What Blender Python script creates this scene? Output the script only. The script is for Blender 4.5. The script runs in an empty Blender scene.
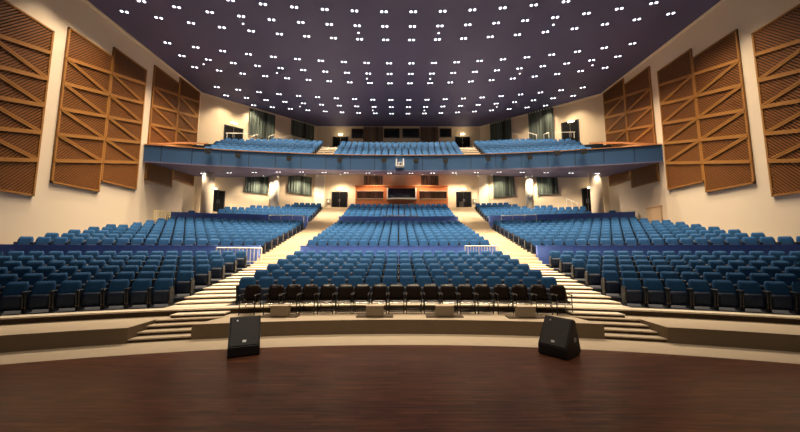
import bpy, math, random
from mathutils import Vector, Matrix
random.seed(7)
C = bpy.context.scene.collection
S = bpy.context.scene
PI = math.pi

# ------------------------------------------------------------------ camera
F = 320.0
TH = math.atan(34 / F)
H = 2.17
CX = 0.0
YAW = 1.5 / F
cam = bpy.data.cameras.new('camera')
co = bpy.data.objects.new('camera', cam)
C.objects.link(co)
cam.sensor_width = 36.0
cam.lens = 36.0 * F / 800.0
cam.clip_end = 200
co.location = (CX, 0, H)
co.rotation_euler = (PI / 2 + TH, 0, -YAW)
S.camera = co
ROT = Matrix.Rotation(-YAW, 3, 'Z') @ Matrix.Rotation(PI / 2 + TH, 3, 'X')


def ray(px, py):
    d = ROT @ Vector(((px - 400) / F, (216 - py) / F, -1.0))
    return d


def on_y(px, py, Y):
    d = ray(px, py); t = Y / d.y
    return Vector((CX + t * d.x, Y, H + t * d.z))


def on_x(px, py, X):
    d = ray(px, py); t = (X - CX) / d.x
    return Vector((X, t * d.y, H + t * d.z))


def on_z(px, py, Z):
    d = ray(px, py); t = (Z - H) / d.z
    return Vector((CX + t * d.x, t * d.y, Z))


def on_plane(px, py, p, n):
    d = ray(px, py); o = Vector((CX, 0, H))
    t = (p - o).dot(n) / d.dot(n)
    return o + d * t


# ------------------------------------------------------------------ materials
def mat(name, col, rough=0.6, metal=0.0, var=0.0, scale=4.0, spec=0.5, emit=None, estr=0.0, bump=0.0):
    m = bpy.data.materials.new(name); m.use_nodes = True
    nt = m.node_tree; b = nt.nodes['Principled BSDF']
    b.inputs['Base Color'].default_value = (*col, 1)
    b.inputs['Roughness'].default_value = rough
    b.inputs['Metallic'].default_value = metal
    b.inputs['Specular IOR Level'].default_value = spec
    if emit:
        b.inputs['Emission Color'].default_value = (*emit, 1)
        b.inputs['Emission Strength'].default_value = estr
        m.cycles.emission_sampling = 'NONE'
    if var > 0 or bump > 0:
        tc = nt.nodes.new('ShaderNodeTexCoord')
        nz = nt.nodes.new('ShaderNodeTexNoise')
        nz.inputs['Scale'].default_value = scale
        nz.inputs['Detail'].default_value = 4
        nt.links.new(tc.outputs['Object'], nz.inputs['Vector'])
        if var > 0:
            mx = nt.nodes.new('ShaderNodeMix'); mx.data_type = 'RGBA'
            mx.inputs[6].default_value = (*[c * (1 - var) for c in col], 1)
            mx.inputs[7].default_value = (*[min(1, c * (1 + var)) for c in col], 1)
            nt.links.new(nz.outputs['Fac'], mx.inputs[0])
            nt.links.new(mx.outputs[2], b.inputs['Base Color'])
        if bump > 0:
            bp = nt.nodes.new('ShaderNodeBump')
            bp.inputs['Strength'].default_value = bump
            bp.inputs['Distance'].default_value = 0.01
            nt.links.new(nz.outputs['Fac'], bp.inputs['Height'])
            nt.links.new(bp.outputs['Normal'], b.inputs['Normal'])
    return m


def wood_floor():
    m = bpy.data.materials.new('stage_wood'); m.use_nodes = True
    nt = m.node_tree; b = nt.nodes['Principled BSDF']
    tc = nt.nodes.new('ShaderNodeTexCoord')
    br = nt.nodes.new('ShaderNodeTexBrick')
    br.inputs['Color1'].default_value = (0.13, 0.050, 0.026, 1)
    br.inputs['Color2'].default_value = (0.075, 0.029, 0.017, 1)
    br.inputs['Mortar'].default_value = (0.05, 0.02, 0.015, 1)
    br.inputs['Scale'].default_value = 1.0
    br.inputs['Mortar Size'].default_value = 0.004
    br.inputs['Brick Width'].default_value = 1.1
    br.inputs['Row Height'].default_value = 0.09
    nt.links.new(tc.outputs['Object'], br.inputs['Vector'])
    mp = nt.nodes.new('ShaderNodeMapping'); mp.inputs['Scale'].default_value = (1.2, 14, 1)
    nt.links.new(tc.outputs['Object'], mp.inputs['Vector'])
    nz = nt.nodes.new('ShaderNodeTexNoise'); nz.inputs['Scale'].default_value = 1.5; nz.inputs['Detail'].default_value = 6
    nt.links.new(mp.outputs['Vector'], nz.inputs['Vector'])
    mx = nt.nodes.new('ShaderNodeMix'); mx.data_type = 'RGBA'; mx.blend_type = 'MULTIPLY'; mx.inputs[0].default_value = 1.0
    rp = nt.nodes.new('ShaderNodeValToRGB')
    rp.color_ramp.elements[0].position = 0.3; rp.color_ramp.elements[0].color = (0.42, 0.42, 0.42, 1)
    rp.color_ramp.elements[1].position = 0.7; rp.color_ramp.elements[1].color = (1.5, 1.45, 1.4, 1)
    nt.links.new(nz.outputs['Fac'], rp.inputs['Fac'])
    nt.links.new(br.outputs['Color'], mx.inputs[6]); nt.links.new(rp.outputs['Color'], mx.inputs[7])
    nt.links.new(mx.outputs[2], b.inputs['Base Color'])
    b.inputs['Roughness'].default_value = 0.33
    b.inputs['Specular IOR Level'].default_value = 0.35
    return m


def slat_wood(name, col, k=0.35):
    m = bpy.data.materials.new(name); m.use_nodes = True
    nt = m.node_tree; b = nt.nodes['Principled BSDF']
    tc = nt.nodes.new('ShaderNodeTexCoord')
    mp = nt.nodes.new('ShaderNodeMapping'); mp.inputs['Scale'].default_value = (1, 2, 9)
    nt.links.new(tc.outputs['Object'], mp.inputs['Vector'])
    nz = nt.nodes.new('ShaderNodeTexNoise'); nz.inputs['Scale'].default_value = 2.0; nz.inputs['Detail'].default_value = 5
    nt.links.new(mp.outputs['Vector'], nz.inputs['Vector'])
    mx = nt.nodes.new('ShaderNodeMix'); mx.data_type = 'RGBA'
    mx.inputs[6].default_value = (*[c * (1 - k) for c in col], 1)
    mx.inputs[7].default_value = (*[c * (1 + k) for c in col], 1)
    nt.links.new(nz.outputs['Fac'], mx.inputs[0]); nt.links.new(mx.outputs[2], b.inputs['Base Color'])
    b.inputs['Roughness'].default_value = 0.5
    return m


def curtain_mat(name, c1, c2):
    m = bpy.data.materials.new(name); m.use_nodes = True
    nt = m.node_tree; b = nt.nodes['Principled BSDF']
    tc = nt.nodes.new('ShaderNodeTexCoord')
    mp = nt.nodes.new('ShaderNodeMapping'); mp.inputs['Scale'].default_value = (1.0, 1.0, 0.05)
    nt.links.new(tc.outputs['Object'], mp.inputs['Vector'])
    nz = nt.nodes.new('ShaderNodeTexNoise'); nz.inputs['Scale'].default_value = 1.6; nz.inputs['Detail'].default_value = 2
    nt.links.new(mp.outputs['Vector'], nz.inputs['Vector'])
    rp = nt.nodes.new('ShaderNodeValToRGB')
    rp.color_ramp.elements[0].position = 0.4; rp.color_ramp.elements[0].color = (*c1, 1)
    rp.color_ramp.elements[1].position = 0.6; rp.color_ramp.elements[1].color = (*c2, 1)
    nt.links.new(nz.outputs['Fac'], rp.inputs['Fac']); nt.links.new(rp.outputs['Color'], b.inputs['Base Color'])
    b.inputs['Roughness'].default_value = 0.9
    return m


M = dict(
    wall=mat('cream_plaster', (0.72, 0.60, 0.46), 0.8, var=0.04, scale=0.6, bump=0.05),
    pale=mat('pale_column', (0.88, 0.80, 0.66), 0.7),
    rear=mat('warm_plaster', (0.78, 0.63, 0.44), 0.8, var=0.04, scale=0.8),
    ceil=mat('purple_ceiling', (0.080, 0.082, 0.185), 0.7, var=0.06, scale=0.5),
    soffit=mat('grey_purple_soffit', (0.16, 0.14, 0.24), 0.7),
    cove=mat('cream_cove', (0.8, 0.7, 0.55), 0.6),
    stage=wood_floor(),
    tan=mat('tan_stone', (0.52, 0.42, 0.30), 0.7, var=0.08, scale=3.0),
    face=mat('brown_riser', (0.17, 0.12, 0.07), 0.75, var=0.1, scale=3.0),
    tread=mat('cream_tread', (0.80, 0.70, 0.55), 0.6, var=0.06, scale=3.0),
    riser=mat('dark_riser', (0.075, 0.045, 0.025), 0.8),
    carpet=mat('tier_floor', (0.03, 0.035, 0.05), 0.9),
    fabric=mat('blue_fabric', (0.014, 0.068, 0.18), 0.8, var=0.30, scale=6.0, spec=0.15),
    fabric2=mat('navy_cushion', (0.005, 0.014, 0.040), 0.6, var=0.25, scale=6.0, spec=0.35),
    shell=mat('navy_shell', (0.006, 0.010, 0.020), 0.5),
    capw=mat('armrest_wood', (0.20, 0.11, 0.05), 0.4),
    parapet=mat('blue_parapet', (0.14, 0.26, 0.85), 0.45, var=0.06, scale=1.5),
    fascia=mat('blue_fascia', (0.030, 0.092, 0.22), 0.5, var=0.10, scale=0.7),
    rail=mat('white_rail', (0.85, 0.80, 0.70), 0.4),
    brass=mat('warm_rail', (0.75, 0.60, 0.30), 0.4),
    copper=mat('copper_wood', (0.45, 0.22, 0.10), 0.5, var=0.15, scale=2.0),
    slat=slat_wood('slat_wood', (0.19, 0.068, 0.012)),
    back=slat_wood('backing_wood', (0.035, 0.012, 0.004), 0.2),
    frame=slat_wood('rail_wood', (0.32, 0.14, 0.028), 0.25),
    booth=slat_wood('booth_wood', (0.55, 0.16, 0.045), 0.25),
    black=mat('black_paint', (0.008, 0.008, 0.009), 0.5),
    grille=mat('speaker_grille', (0.035, 0.032, 0.032), 0.55, var=0.3, scale=120.0, bump=0.2),
    badge=mat('silver_badge', (0.8, 0.8, 0.8), 0.3, metal=0.3),
    leather=mat('brown_leather', (0.014, 0.008, 0.005), 0.25, var=0.2, scale=10.0),
    chrome=mat('chrome', (0.75, 0.72, 0.66), 0.25, metal=0.8),
    curtain=curtain_mat('green_grey_curtain', (0.016, 0.022, 0.019), (0.10, 0.125, 0.105)),
    drape=curtain_mat('brown_drape', (0.08, 0.06, 0.045), (0.19, 0.14, 0.10)),
    dark=mat('dark_opening', (0.004, 0.004, 0.005), 0.6, spec=0.1),
    glass=mat('dark_glass', (0.015, 0.016, 0.018), 0.08, spec=0.6),
    lens=mat('lamp_lens', (1, 1, 1), 0.5, emit=(0.93, 0.93, 1.0), estr=5.0),
    warm=mat('warm_bulb', (1, 0.9, 0.7), 0.5, emit=(1.0, 0.85, 0.55), estr=6.0),
    white=mat('white_metal', (0.75, 0.75, 0.73), 0.4),
    grey=mat('grey_metal', (0.3, 0.3, 0.32), 0.45),
)


# ------------------------------------------------------------------ mesh builder
class MB:
    def __init__(s):
        s.v = []; s.f = []; s.mi = []

    def add(s, vs, fs, mi=0, mtx=None):
        k = len(s.v)
        for p in vs:
            p = Vector(p)
            s.v.append(tuple(mtx @ p if mtx else p))
        for q in fs:
            s.f.append([k + i for i in q]); s.mi.append(mi)
        return s

    def box(s, x0, x1, y0, y1, z0, z1, mi=0, mtx=None, bev=0.0):
        if bev > 0:
            b = bev
            ring = [(x0 + b, y0), (x1 - b, y0), (x1, y0 + b), (x1, y1 - b), (x1 - b, y1), (x0 + b, y1), (x0, y1 - b), (x0, y0 + b)]
            cx, cy = (x0 + x1) / 2, (y0 + y1) / 2
            vs = []
            for z, sh in ((z0, b), (z0 + b, 0), (z1 - b, 0), (z1, b)):
                for (x, y) in ring:
                    vs.append((x + (sh * (1 if x < cx else -1)), y + (sh * (1 if y < cy else -1)), z))
            fs = [list(range(7, -1, -1)), list(range(24, 32))]
            for r in range(3):
                for i in range(8):
                    j = (i + 1) % 8
                    fs.append([r * 8 + i, r * 8 + j, r * 8 + 8 + j, r * 8 + 8 + i])
            return s.add(vs, fs, mi, mtx)
        vs = [(x0, y0, z0), (x1, y0, z0), (x1, y1, z0), (x0, y1, z0), (x0, y0, z1), (x1, y0, z1), (x1, y1, z1), (x0, y1, z1)]
        fs = [(3, 2, 1, 0), (4, 5, 6, 7), (0, 1, 5, 4), (1, 2, 6, 5), (2, 3, 7, 6), (3, 0, 4, 7)]
        return s.add(vs, fs, mi, mtx)

    def bar(s, a, b, w, h=None, mi=0, up=(0, 0, 1)):
        a = Vector(a); b = Vector(b); h = h or w
        d = (b - a).normalized(); u = Vector(up)
        if abs(d.dot(u)) > 0.98: u = Vector((1, 0, 0))
        sd = d.cross(u).normalized(); u2 = sd.cross(d).normalized()
        vs = []
        for p in (a, b):
            for i, j in ((-1, -1), (1, -1), (1, 1), (-1, 1)):
                vs.append(p + sd * (i * w / 2) + u2 * (j * h / 2))
        return s.add(vs, [(0, 1, 2, 3), (7, 6, 5, 4), (0, 4, 5, 1), (1, 5, 6, 2), (2, 6, 7, 3), (3, 7, 4, 0)], mi)

    def tube(s, a, b, r, n=8, mi=0, r2=None):
        a = Vector(a); b = Vector(b); r2 = r if r2 is None else r2
        d = (b - a).normalized(); u = Vector((0, 0, 1))
        if abs(d.dot(u)) > 0.98: u = Vector((1, 0, 0))
        p = d.cross(u).normalized(); q = p.cross(d)
        vs = []
        for c_, rr in ((a, r), (b, r2)):
            for i in range(n):
                t = 2 * PI * i / n
                vs.append(c_ + p * (math.cos(t) * rr) + q * (math.sin(t) * rr))
        fs = [list(range(n)), list(range(2 * n - 1, n - 1, -1))]
        for i in range(n):
            j = (i + 1) % n
            fs.append([i, n + i, n + j, j])
        return s.add(vs, fs, mi)

    def prism(s, poly, y0, y1, mi=0, axis='y', mtx=None):
        n = len(poly); vs = []
        for t in (y0, y1):
            for (a, b) in poly:
                vs.append({'y': (a, t, b), 'x': (t, a, b), 'z': (a, b, t)}[axis])
        fs = [list(range(n)), list(range(2 * n - 1, n - 1, -1))]
        for i in range(n):
            j = (i + 1) % n
            fs.append([i, n + i, n + j, j])
        return s.add(vs, fs, mi, mtx)

    def build(s, name, mats, parent=None, smooth=False, recalc=True):
        me = bpy.data.meshes.new(name)
        me.from_pydata([tuple(v) for v in s.v], [], s.f)
        if not isinstance(mats, (list, tuple)): mats = [mats]
        for m in mats: me.materials.append(m)
        me.polygons.foreach_set('material_index', s.mi)
        if recalc:
            import bmesh
            bm = bmesh.new(); bm.from_mesh(me)
            bmesh.ops.recalc_face_normals(bm, faces=bm.faces)
            bm.to_mesh(me); bm.free()
        if smooth:
            me.polygons.foreach_set('use_smooth', [True] * len(me.polygons))
        o = bpy.data.objects.new(name, me); C.objects.link(o)
        if parent: o.parent = parent
        return o


def tag(o, label, cat, group=None, kind=None):
    o['label'] = label; o['category'] = cat
    if group: o['group'] = group
    if kind: o['kind'] = kind
    return o


def struct(o):
    o['kind'] = 'structure'; return o


def empty(name, loc=(0, 0, 0), rz=0.0):
    o = bpy.data.objects.new(name, None); C.objects.link(o)
    o.empty_display_size = 0.1
    o.location = loc; o.rotation_euler = (0, 0, rz)
    return o


def kids(o):
    return [c for c in bpy.data.objects if c.parent == o]


class Proto:
    """A thing with parts (and sub-parts) that can be copied."""
    def __init__(s, root, tree):
        s.root = root; s.tree = tree; s.used = False

    def place(s, loc, rz=0.0):
        if not s.used:
            s.used = True; r = s.root
        else:
            r = s.root.copy(); C.objects.link(r)
            for p, subs in s.tree:
                q = p.copy(); C.objects.link(q); q.parent = r
                for t in subs:
                    w = t.copy(); C.objects.link(w); w.parent = q
        r.location = loc; r.rotation_euler = (0, 0, rz)
        return r


NUM = ['first', 'second', 'third', 'fourth', 'fifth', 'sixth', 'seventh', 'eighth', 'ninth', 'tenth', 'eleventh', 'twelfth',
       'thirteenth', 'fourteenth', 'fifteenth', 'sixteenth', 'seventeenth', 'eighteenth', 'nineteenth', 'twentieth', 'twenty-first', 'twenty-second', 'twenty-third', 'twenty-fourth', 'twenty-fifth', 'twenty-sixth', 'twenty-seventh', 'twenty-eighth', 'twenty-ninth', 'thirtieth']

# ------------------------------------------------------------------ hall dimensions
W = 17.0
WR = 17.6
CORNER = 26.35            # where the side wall meets the angled rear wall
REAR = 33.9
REARX = 8.95
ZC = 15.65
AC = -16.0               # centre of the seating arcs


def half(side): return W if side < 0 else WR


def inside(x, y, m=0.0):
    w = half(x)
    if abs(x) > w - m: return False
    if y > REAR - m: return False
    dx, dy = REARX - w, REAR - CORNER
    L = math.hypot(dx, dy)
    nx, ny = dy / L, -dx / L
    return (abs(x) - w) * nx + (y - CORNER) * ny < -m


def arc_y(x, R, c=AC):
    return c + math.sqrt(max(0.0, R * R - x * x))


def xmax(R, m=0.0, c=AC, side=-1):
    x = 0.0
    while x < half(side) and inside(side * (x + 1e-6), arc_y(x, R, c), m): x += 0.02
    return min(x - 0.02, half(side) - max(m, 0.02))


def annulus(mb, R0, R1, z0, z1, xa0, xa1, mi_top=0, mi_side=1, n=40, c=AC, xb0=None, xb1=None):
    """slab between two arcs; xa = x range on the inner arc, xb on the outer arc"""
    if xb0 is None: xb0, xb1 = xa0, xa1
    vs = []
    for i in range(n + 1):
        t = i / n
        xi = xa0 + (xa1 - xa0) * t; xo = xb0 + (xb1 - xb0) * t
        for (x, R) in ((xi, R0), (xo, R1)):
            y = arc_y(x, R, c)
            vs += [(x, y, z0), (x, y, z1)]
    k = len(mb.v); mb.v += vs
    def q(a, b, c_, d, m_):
        mb.f.append([k + a, k + b, k + c_, k + d]); mb.mi.append(m_)
    for i in range(n):
        a = 4 * i; b = 4 * (i + 1)
        q(a, b, b + 1, a + 1, mi_side)          # front
        q(a + 1, b + 1, b + 3, a + 3, mi_top)   # top
        q(b + 2, a + 2, a + 3, b + 3, mi_side)  # back
        q(a, a + 2, b + 2, b, mi_side)
    q(0, 1, 3, 2, mi_side); e = 4 * n; q(e, e + 2, e + 3, e + 1, mi_side)


# ------------------------------------------------------------------ floors
floor = MB()
# stage boards: flat polygon up to the curved border
n = 60
pts = []
RS = 23.63
for i in range(n + 1):
    x = WR - (W + WR) * i / n
    pts.append((x, max(arc_y(x, RS), -5), 0))
poly = [(-W, -6, 0), (WR, -6, 0)] + pts
vs = poly + [(p[0], p[1], -0.25) for p in poly]
N = len(poly)
fs = [list(range(N)), list(range(2 * N - 1, N - 1, -1))] + [[i, (i + 1) % N, N + (i + 1) % N, N + i] for i in range(N)]
floor.add(vs, fs)
struct(floor.build('floor_stage', M['stage']))
b = MB(); annulus(b, RS, 24.75, -0.25, 0.0, -W, WR, 0, 0, 80)
struct(b.build('floor_border', M['tan']))

# platform in front of the seats, with two stair notches
PZ = 0.36
R0, R1 = 24.6, 25.5
b = MB()
NI, NO = 5.05, 6.9     # notch x range (abs) at the front
annulus(b, R0, R1, 0, PZ, -NI, NI, 0, 1, 30, xb0=-4.65, xb1=4.65)
for s_ in (-1, 1):
    xa = sorted((s_ * 6.33, s_ * (half(s_) - 0.02))); xb = sorted((s_ * 6.36, s_ * (half(s_) - 0.02)))
    annulus(b, R0 - 0.02, R1, 0, PZ, xa[0], xa[1], 0, 1, 30, xb0=xb[0], xb1=xb[1])
annulus(b, R1, 26.2, 0, PZ, -16.98, WR - 0.02, 0, 1, 60)
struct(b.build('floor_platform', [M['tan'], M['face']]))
for s_ in (-1, 1):
    b = MB()
    for k in range(4):
        r = 24.63 + 0.26 * k
        z1 = 0.09 * (k + 1)
        if k == 3: z1 = PZ - 0.002
        shrink = 0.0
        xi = sorted((s_ * (5.03 - 0.11 * k), s_ * 6.34))
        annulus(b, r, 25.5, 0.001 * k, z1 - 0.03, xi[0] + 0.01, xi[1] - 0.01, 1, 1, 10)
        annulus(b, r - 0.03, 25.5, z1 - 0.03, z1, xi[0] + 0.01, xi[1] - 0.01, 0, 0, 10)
    o = struct(b.build('stairs_platform', [M['tan'], M['riser']]))

# ------------------------------------------------------------------ tiers
SEC = []   # (row index, section, Dc, floor z)
Z0 = 0.53
for i in range(6): SEC.append((i, 1, 10.55 + 1.0 * i, Z0 + 0.16 * i))
for i in range(9): SEC.append((i, 2, 17.8 + 1.0 * i, 1.95 + 0.22 * i))
for i in range(6): SEC.append((i, 3, 28.0 + 0.95 * i, 4.45 + 0.33 * i))
levels = []   # (R start, z)
for (i, s_, D, z) in SEC:
    start = D - AC - 0.42
    if s_ == 1 and i == 0: start = 25.95
    if s_ == 2 and i == 0: start = 17.05 - AC
    if s_ == 3 and i == 0: start = 27.0 - AC
    levels.append((start, z, s_))
    if s_ == 1 and i == 5: levels.append((15.95 - AC, 1.48, 1))
    if s_ == 2 and i == 8: levels.append((26.3 - AC, 3.95, 2))
levels.append((33.2 - AC, 6.55, 3))
b = MB()
for k, (r, z, s_) in enumerate(levels):
    r2 = levels[k + 1][0] if k + 1 < len(levels) else r + 3.0
    annulus(b, r, r2 + 0.02, z - 0.9, z, -xmax(r), xmax(r, side=1), 0, 0, 60, xb0=-xmax(r2), xb1=xmax(r2, side=1))
struct(b.build('floor_tiers', M['carpet']))
# front lip of the first tier
b = MB()
annulus(b, 25.86, 26.2, Z0 - 0.035, Z0 + 0.004, -16.95, WR - 0.05, 0, 0, 80)
annulus(b, 25.93, 26.1, PZ, Z0 - 0.035, -16.95, WR - 0.05, 1, 1, 80)  # face coloured dark to carry the shade under the lip
struct(b.build('trim_1', [M['tread'], M['riser']]))


def x_in(D):
    return 6.65 + 0.05 * (D - 10)


CW = 5.0
# aisle stairs (two)
for s_ in (-1, 1):
    b = MB()
    for k in range(len(levels)):
        r, z, sec = levels[k]
        if k + 1 < len(levels): r2 = levels[k + 1][0]; zn = levels[k + 1][1]
        else: r2, zn = r + 0.6, z
        if k == 0: r = 26.15
        D = r + AC
        a = CW + 0.12; c_ = x_in(D) - 0.02
        rm = r + (r2 - r) * 0.5
        tm = 0.035 if sec == 1 else 0.02
        rmi = 1 if sec == 1 else 0
        steps = [(r, z + 0.012)]
        # intermediate steps up to the next level
        rise = zn - z
        m = 3 if rise > 0.3 else 2
        if rise > 0.3: rmi = 0
        for q in range(1, m):
            steps.append((r + (r2 - r) * q / m, z + rise * q / m))
        for q, (rr, zz) in enumerate(steps):
            re = steps[q + 1][0] if q + 1 < len(steps) else r2
            xs = sorted((s_ * a, s_ * c_))
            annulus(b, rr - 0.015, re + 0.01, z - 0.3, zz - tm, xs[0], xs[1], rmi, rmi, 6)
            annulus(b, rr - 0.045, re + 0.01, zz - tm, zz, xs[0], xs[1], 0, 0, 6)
    struct(b.build('stairs_aisle', [M['tread'], M['riser']]))
    # two low steps at the foot of the aisle, in front of the first tier
    b = MB()
    xs = sorted((s_ * 4.8, s_ * 6.1))
    annulus(b, 25.57, 25.87, PZ, PZ + 0.045, xs[0], xs[1], 1, 1, 8)
    annulus(b, 25.54, 25.86, PZ + 0.055, PZ + 0.085, xs[0], xs[1], 0, 0, 8)
    struct(b.build('stairs_foot', [M['tread'], M['riser']]))

# ------------------------------------------------------------------ walls and ceiling
T = 0.3
b = MB(); b.box(-W - T, -W, -6, CORNER + 0.1, -0.3, ZC + 0.3); struct(b.build('wall_left', M['wall']))
b = MB(); b.box(WR, WR + T, -6, CORNER + 0.1, -0.3, ZC + 0.3); struct(b.build('wall_right', M['wall']))
for nm, s_ in (('wall_rear_left', -1), ('wall_rear_right', 1)):
    b = MB()
    ax, ay, bx, by = s_ * half(s_), CORNER, s_ * REARX, REAR
    dx, dy = bx - ax, by - ay; L = math.hypot(dx, dy)
    nx, ny = -dy / L * (-s_) , dx / L * (-s_)
    if ny < 0: nx, ny = -nx, -ny
    P = [(ax, ay), (bx, by), (bx + nx * T, by + ny * T), (ax + nx * T, ay + ny * T)]
    b.prism(P, -0.3, ZC + 0.3, axis='z')
    struct(b.build(nm, M['rear']))
b = MB(); b.box(-REARX - 0.1, REARX + 0.1, REAR, REAR + T, -0.3, ZC + 0.3); struct(b.build('wall_rear', M['rear']))
b = MB(); b.prism([(-W, -6), (WR, -6), (WR, CORNER), (REARX, REAR), (-REARX, REAR), (-W, CORNER)], ZC, ZC + 0.3, axis='z')
struct(b.build('ceiling', M['ceil']))
b = MB()
cov = [(-W, -6), (-W, CORNER), (-REARX, REAR), (REARX, REAR), (WR, CORNER), (WR, -6)]
for p, q in zip(cov, cov[1:]):
    d = (Vector(q) - Vector(p)).normalized(); nrm = Vector((-d.y, d.x))
    if nrm.dot(Vector((0, 14)) - Vector(p)) < 0: nrm = -nrm
    a_ = Vector(p) + nrm * 0.06; c2 = Vector(q) + nrm * 0.06
    b.bar((a_.x, a_.y, ZC - 0.07), (c2.x, c2.y, ZC - 0.07), 0.12, 0.12)
struct(b.build('trim_2', M['cove']))

# ------------------------------------------------------------------ slatted wall panels
S_RAIL = 0.26
RAILZ = [11.87 - 1.335 * k for k in range(5)]      # rail height at y = 15.38 on the wall


def rail_z(k, y):
    return RAILZ[k] + S_RAIL * (y - 15.38)


def clip_seg(p, q, poly):
    """clip segment to a convex polygon (y, z); returns None or the ends"""
    t0, t1 = 0.0, 1.0
    d = (q[0] - p[0], q[1] - p[1])
    n_ = len(poly)
    cx = sum(a[0] for a in poly) / n_; cz = sum(a[1] for a in poly) / n_
    for i in range(n_):
        a, c_ = poly[i], poly[(i + 1) % n_]
        nx_, nz_ = -(c_[1] - a[1]), c_[0] - a[0]
        if (cx - a[0]) * nx_ + (cz - a[1]) * nz_ < 0: nx_, nz_ = -nx_, -nz_
        num = (p[0] - a[0]) * nx_ + (p[1] - a[1]) * nz_
        den = d[0] * nx_ + d[1] * nz_
        if abs(den) < 1e-9:
            if num < 0: return None
            continue
        t = -num / den
        if den > 0: t0 = max(t0, t)
        else: t1 = min(t1, t)
    if t1 - t0 < 1e-3: return None
    return ((p[0] + d[0] * t0, p[1] + d[1] * t0), (p[0] + d[0] * t1, p[1] + d[1] * t1))


def wall_panel(side, cols, label):
    X = side * half(side)
    root = empty('slatted_wall_panel', (X, cols[0][0], cols[0][2]))
    tag(root, label, 'wall panel', 'slatted timber panels on the side walls')
    ox, oy, oz = X, cols[0][0], cols[0][2]

    def L(x, y, z): return (x - ox, y - oy, z - oz)
    inn = -side
    for (y0, y1, z0, z1) in cols:
        bk = MB(); 
        xa, xb = sorted((X + inn * 0.002, X + inn * 0.02))
        bk.box(xa - ox, xb - ox, y0 - oy, y1 - oy, z0 - oz, z1 - oz)
        bk.build('backing_board', M['back'], root)
        # frame and rails
        fr = MB(); xf = X + inn * 0.11
        for p, q in (((y0, z0), (y1, z0)), ((y0, z1), (y1, z1)), ((y0, z0), (y0, z1)), ((y1, z0), (y1, z1))):
            pass
        e = 0.04
        for (a0, a1, c0, c1) in ((y0, y1, z0, z0 + 2 * e), (y0, y1, z1 - 2 * e, z1), (y0, y0 + 2 * e, z0, z1), (y1 - 2 * e, y1, z0, z1)):
            u0, u1 = sorted((X + inn * 0.02, X + inn * 0.105))
            fr.box(u0 - ox, u1 - ox, a0 - oy, a1 - oy, c0 - oz, c1 - oz)
        fr.build('frame', M['frame'], root)
        rect = [(y0 + e, z0 + e), (y1 - e, z0 + e), (y1 - e, z1 - e), (y0 + e, z1 - e)]
        rl = MB(); bc = MB()
        for k in range(5):
            sg = clip_seg((y0 - 1, rail_z(k, y0 - 1)), (y1 + 1, rail_z(k, y1 + 1)), rect)
            if sg:
                for off in (-0.045, 0.045):
                    rl.bar(L(X + inn * 0.105, sg[0][0], sg[0][1] + off), L(X + inn * 0.105, sg[1][0], sg[1][1] + off), 0.04, 0.085)
            if k < 4:
                sg = clip_seg((y0, rail_z(k, y0)), (y1, rail_z(k + 1, y1)), rect)
                if sg:
                    for off in (-0.05, 0.05):
                        bc.bar(L(X + inn * 0.10, sg[0][0], sg[0][1] + off), L(X + inn * 0.10, sg[1][0], sg[1][1] + off), 0.035, 0.07)
        rl.build('cross_rail', M['frame'], root)
        bc.build('diagonal_brace', M['frame'], root)
        sl = MB()
        h = z1 - z0; w_ = y1 - y0
        step = 0.16
        t = -w_ * 1.15
        while t < h + 0.1:
            sg = clip_seg((y0 - 0.5, z0 + t - 0.5 * 1.15), (y1 + 0.5, z0 + t + (w_ + 0.5) * 1.15), rect)
            if sg:
                sl.bar(L(X + inn * 0.065, *sg[0]), L(X + inn * 0.065, *sg[1]), 0.025, 0.058)
            t += step
        sl.build('slat_board', M['slat'], root)
    return root


wall_panel(-1, [(12.2, 14.76, 4.66, 12.86)], 'slatted brown timber wall panel with diagonal braces, nearest the stage on the left wall')
wall_panel(1, [(12.2, 14.76, 4.66, 12.86)], 'slatted brown timber wall panel with diagonal braces, nearest the stage on the right wall')
wall_panel(-1, [(15.40, 17.93, 5.44, 13.57), (17.95, 20.45, 6.06, 14.2)], 'stepped two-column slatted timber panel, middle of the left wall before the balcony')
wall_panel(1, [(15.40, 17.93, 5.44, 13.57), (17.95, 20.45, 6.06, 14.2)], 'stepped two-column slatted timber panel, middle of the right wall before the balcony')
wall_panel(-1, [(21.08, 23.6, 6.80, 14.97), (23.62, 26.1, 7.42, 15.55)], 'stepped slatted timber panel passing behind the balcony end on the left wall')
wall_panel(1, [(21.08, 23.6, 6.80, 14.97), (23.62, 26.1, 7.42, 15.55)], 'stepped slatted timber panel passing behind the balcony end on the right wall')

# ------------------------------------------------------------------ blue parapets
def parapet(name, Rw, z0, z1, xa, xb, label):
    b = MB()
    annulus(b, Rw, Rw + 0.12, z0, z1 - 0.05, xa, xb, 0, 0, 40)
    o = b.build('panel', M['parapet'])
    root = empty(name, (0, 0, 0)); o.parent = root
    b = MB(); annulus(b, Rw - 0.02, Rw + 0.16, z1 - 0.05, z1, xa - 0.01, xb + 0.01, 0, 0, 40)
    b.build('coping', M['parapet'], root)
    tag(root, label, 'low wall', 'blue low walls in front of seating blocks')
    return root


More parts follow.
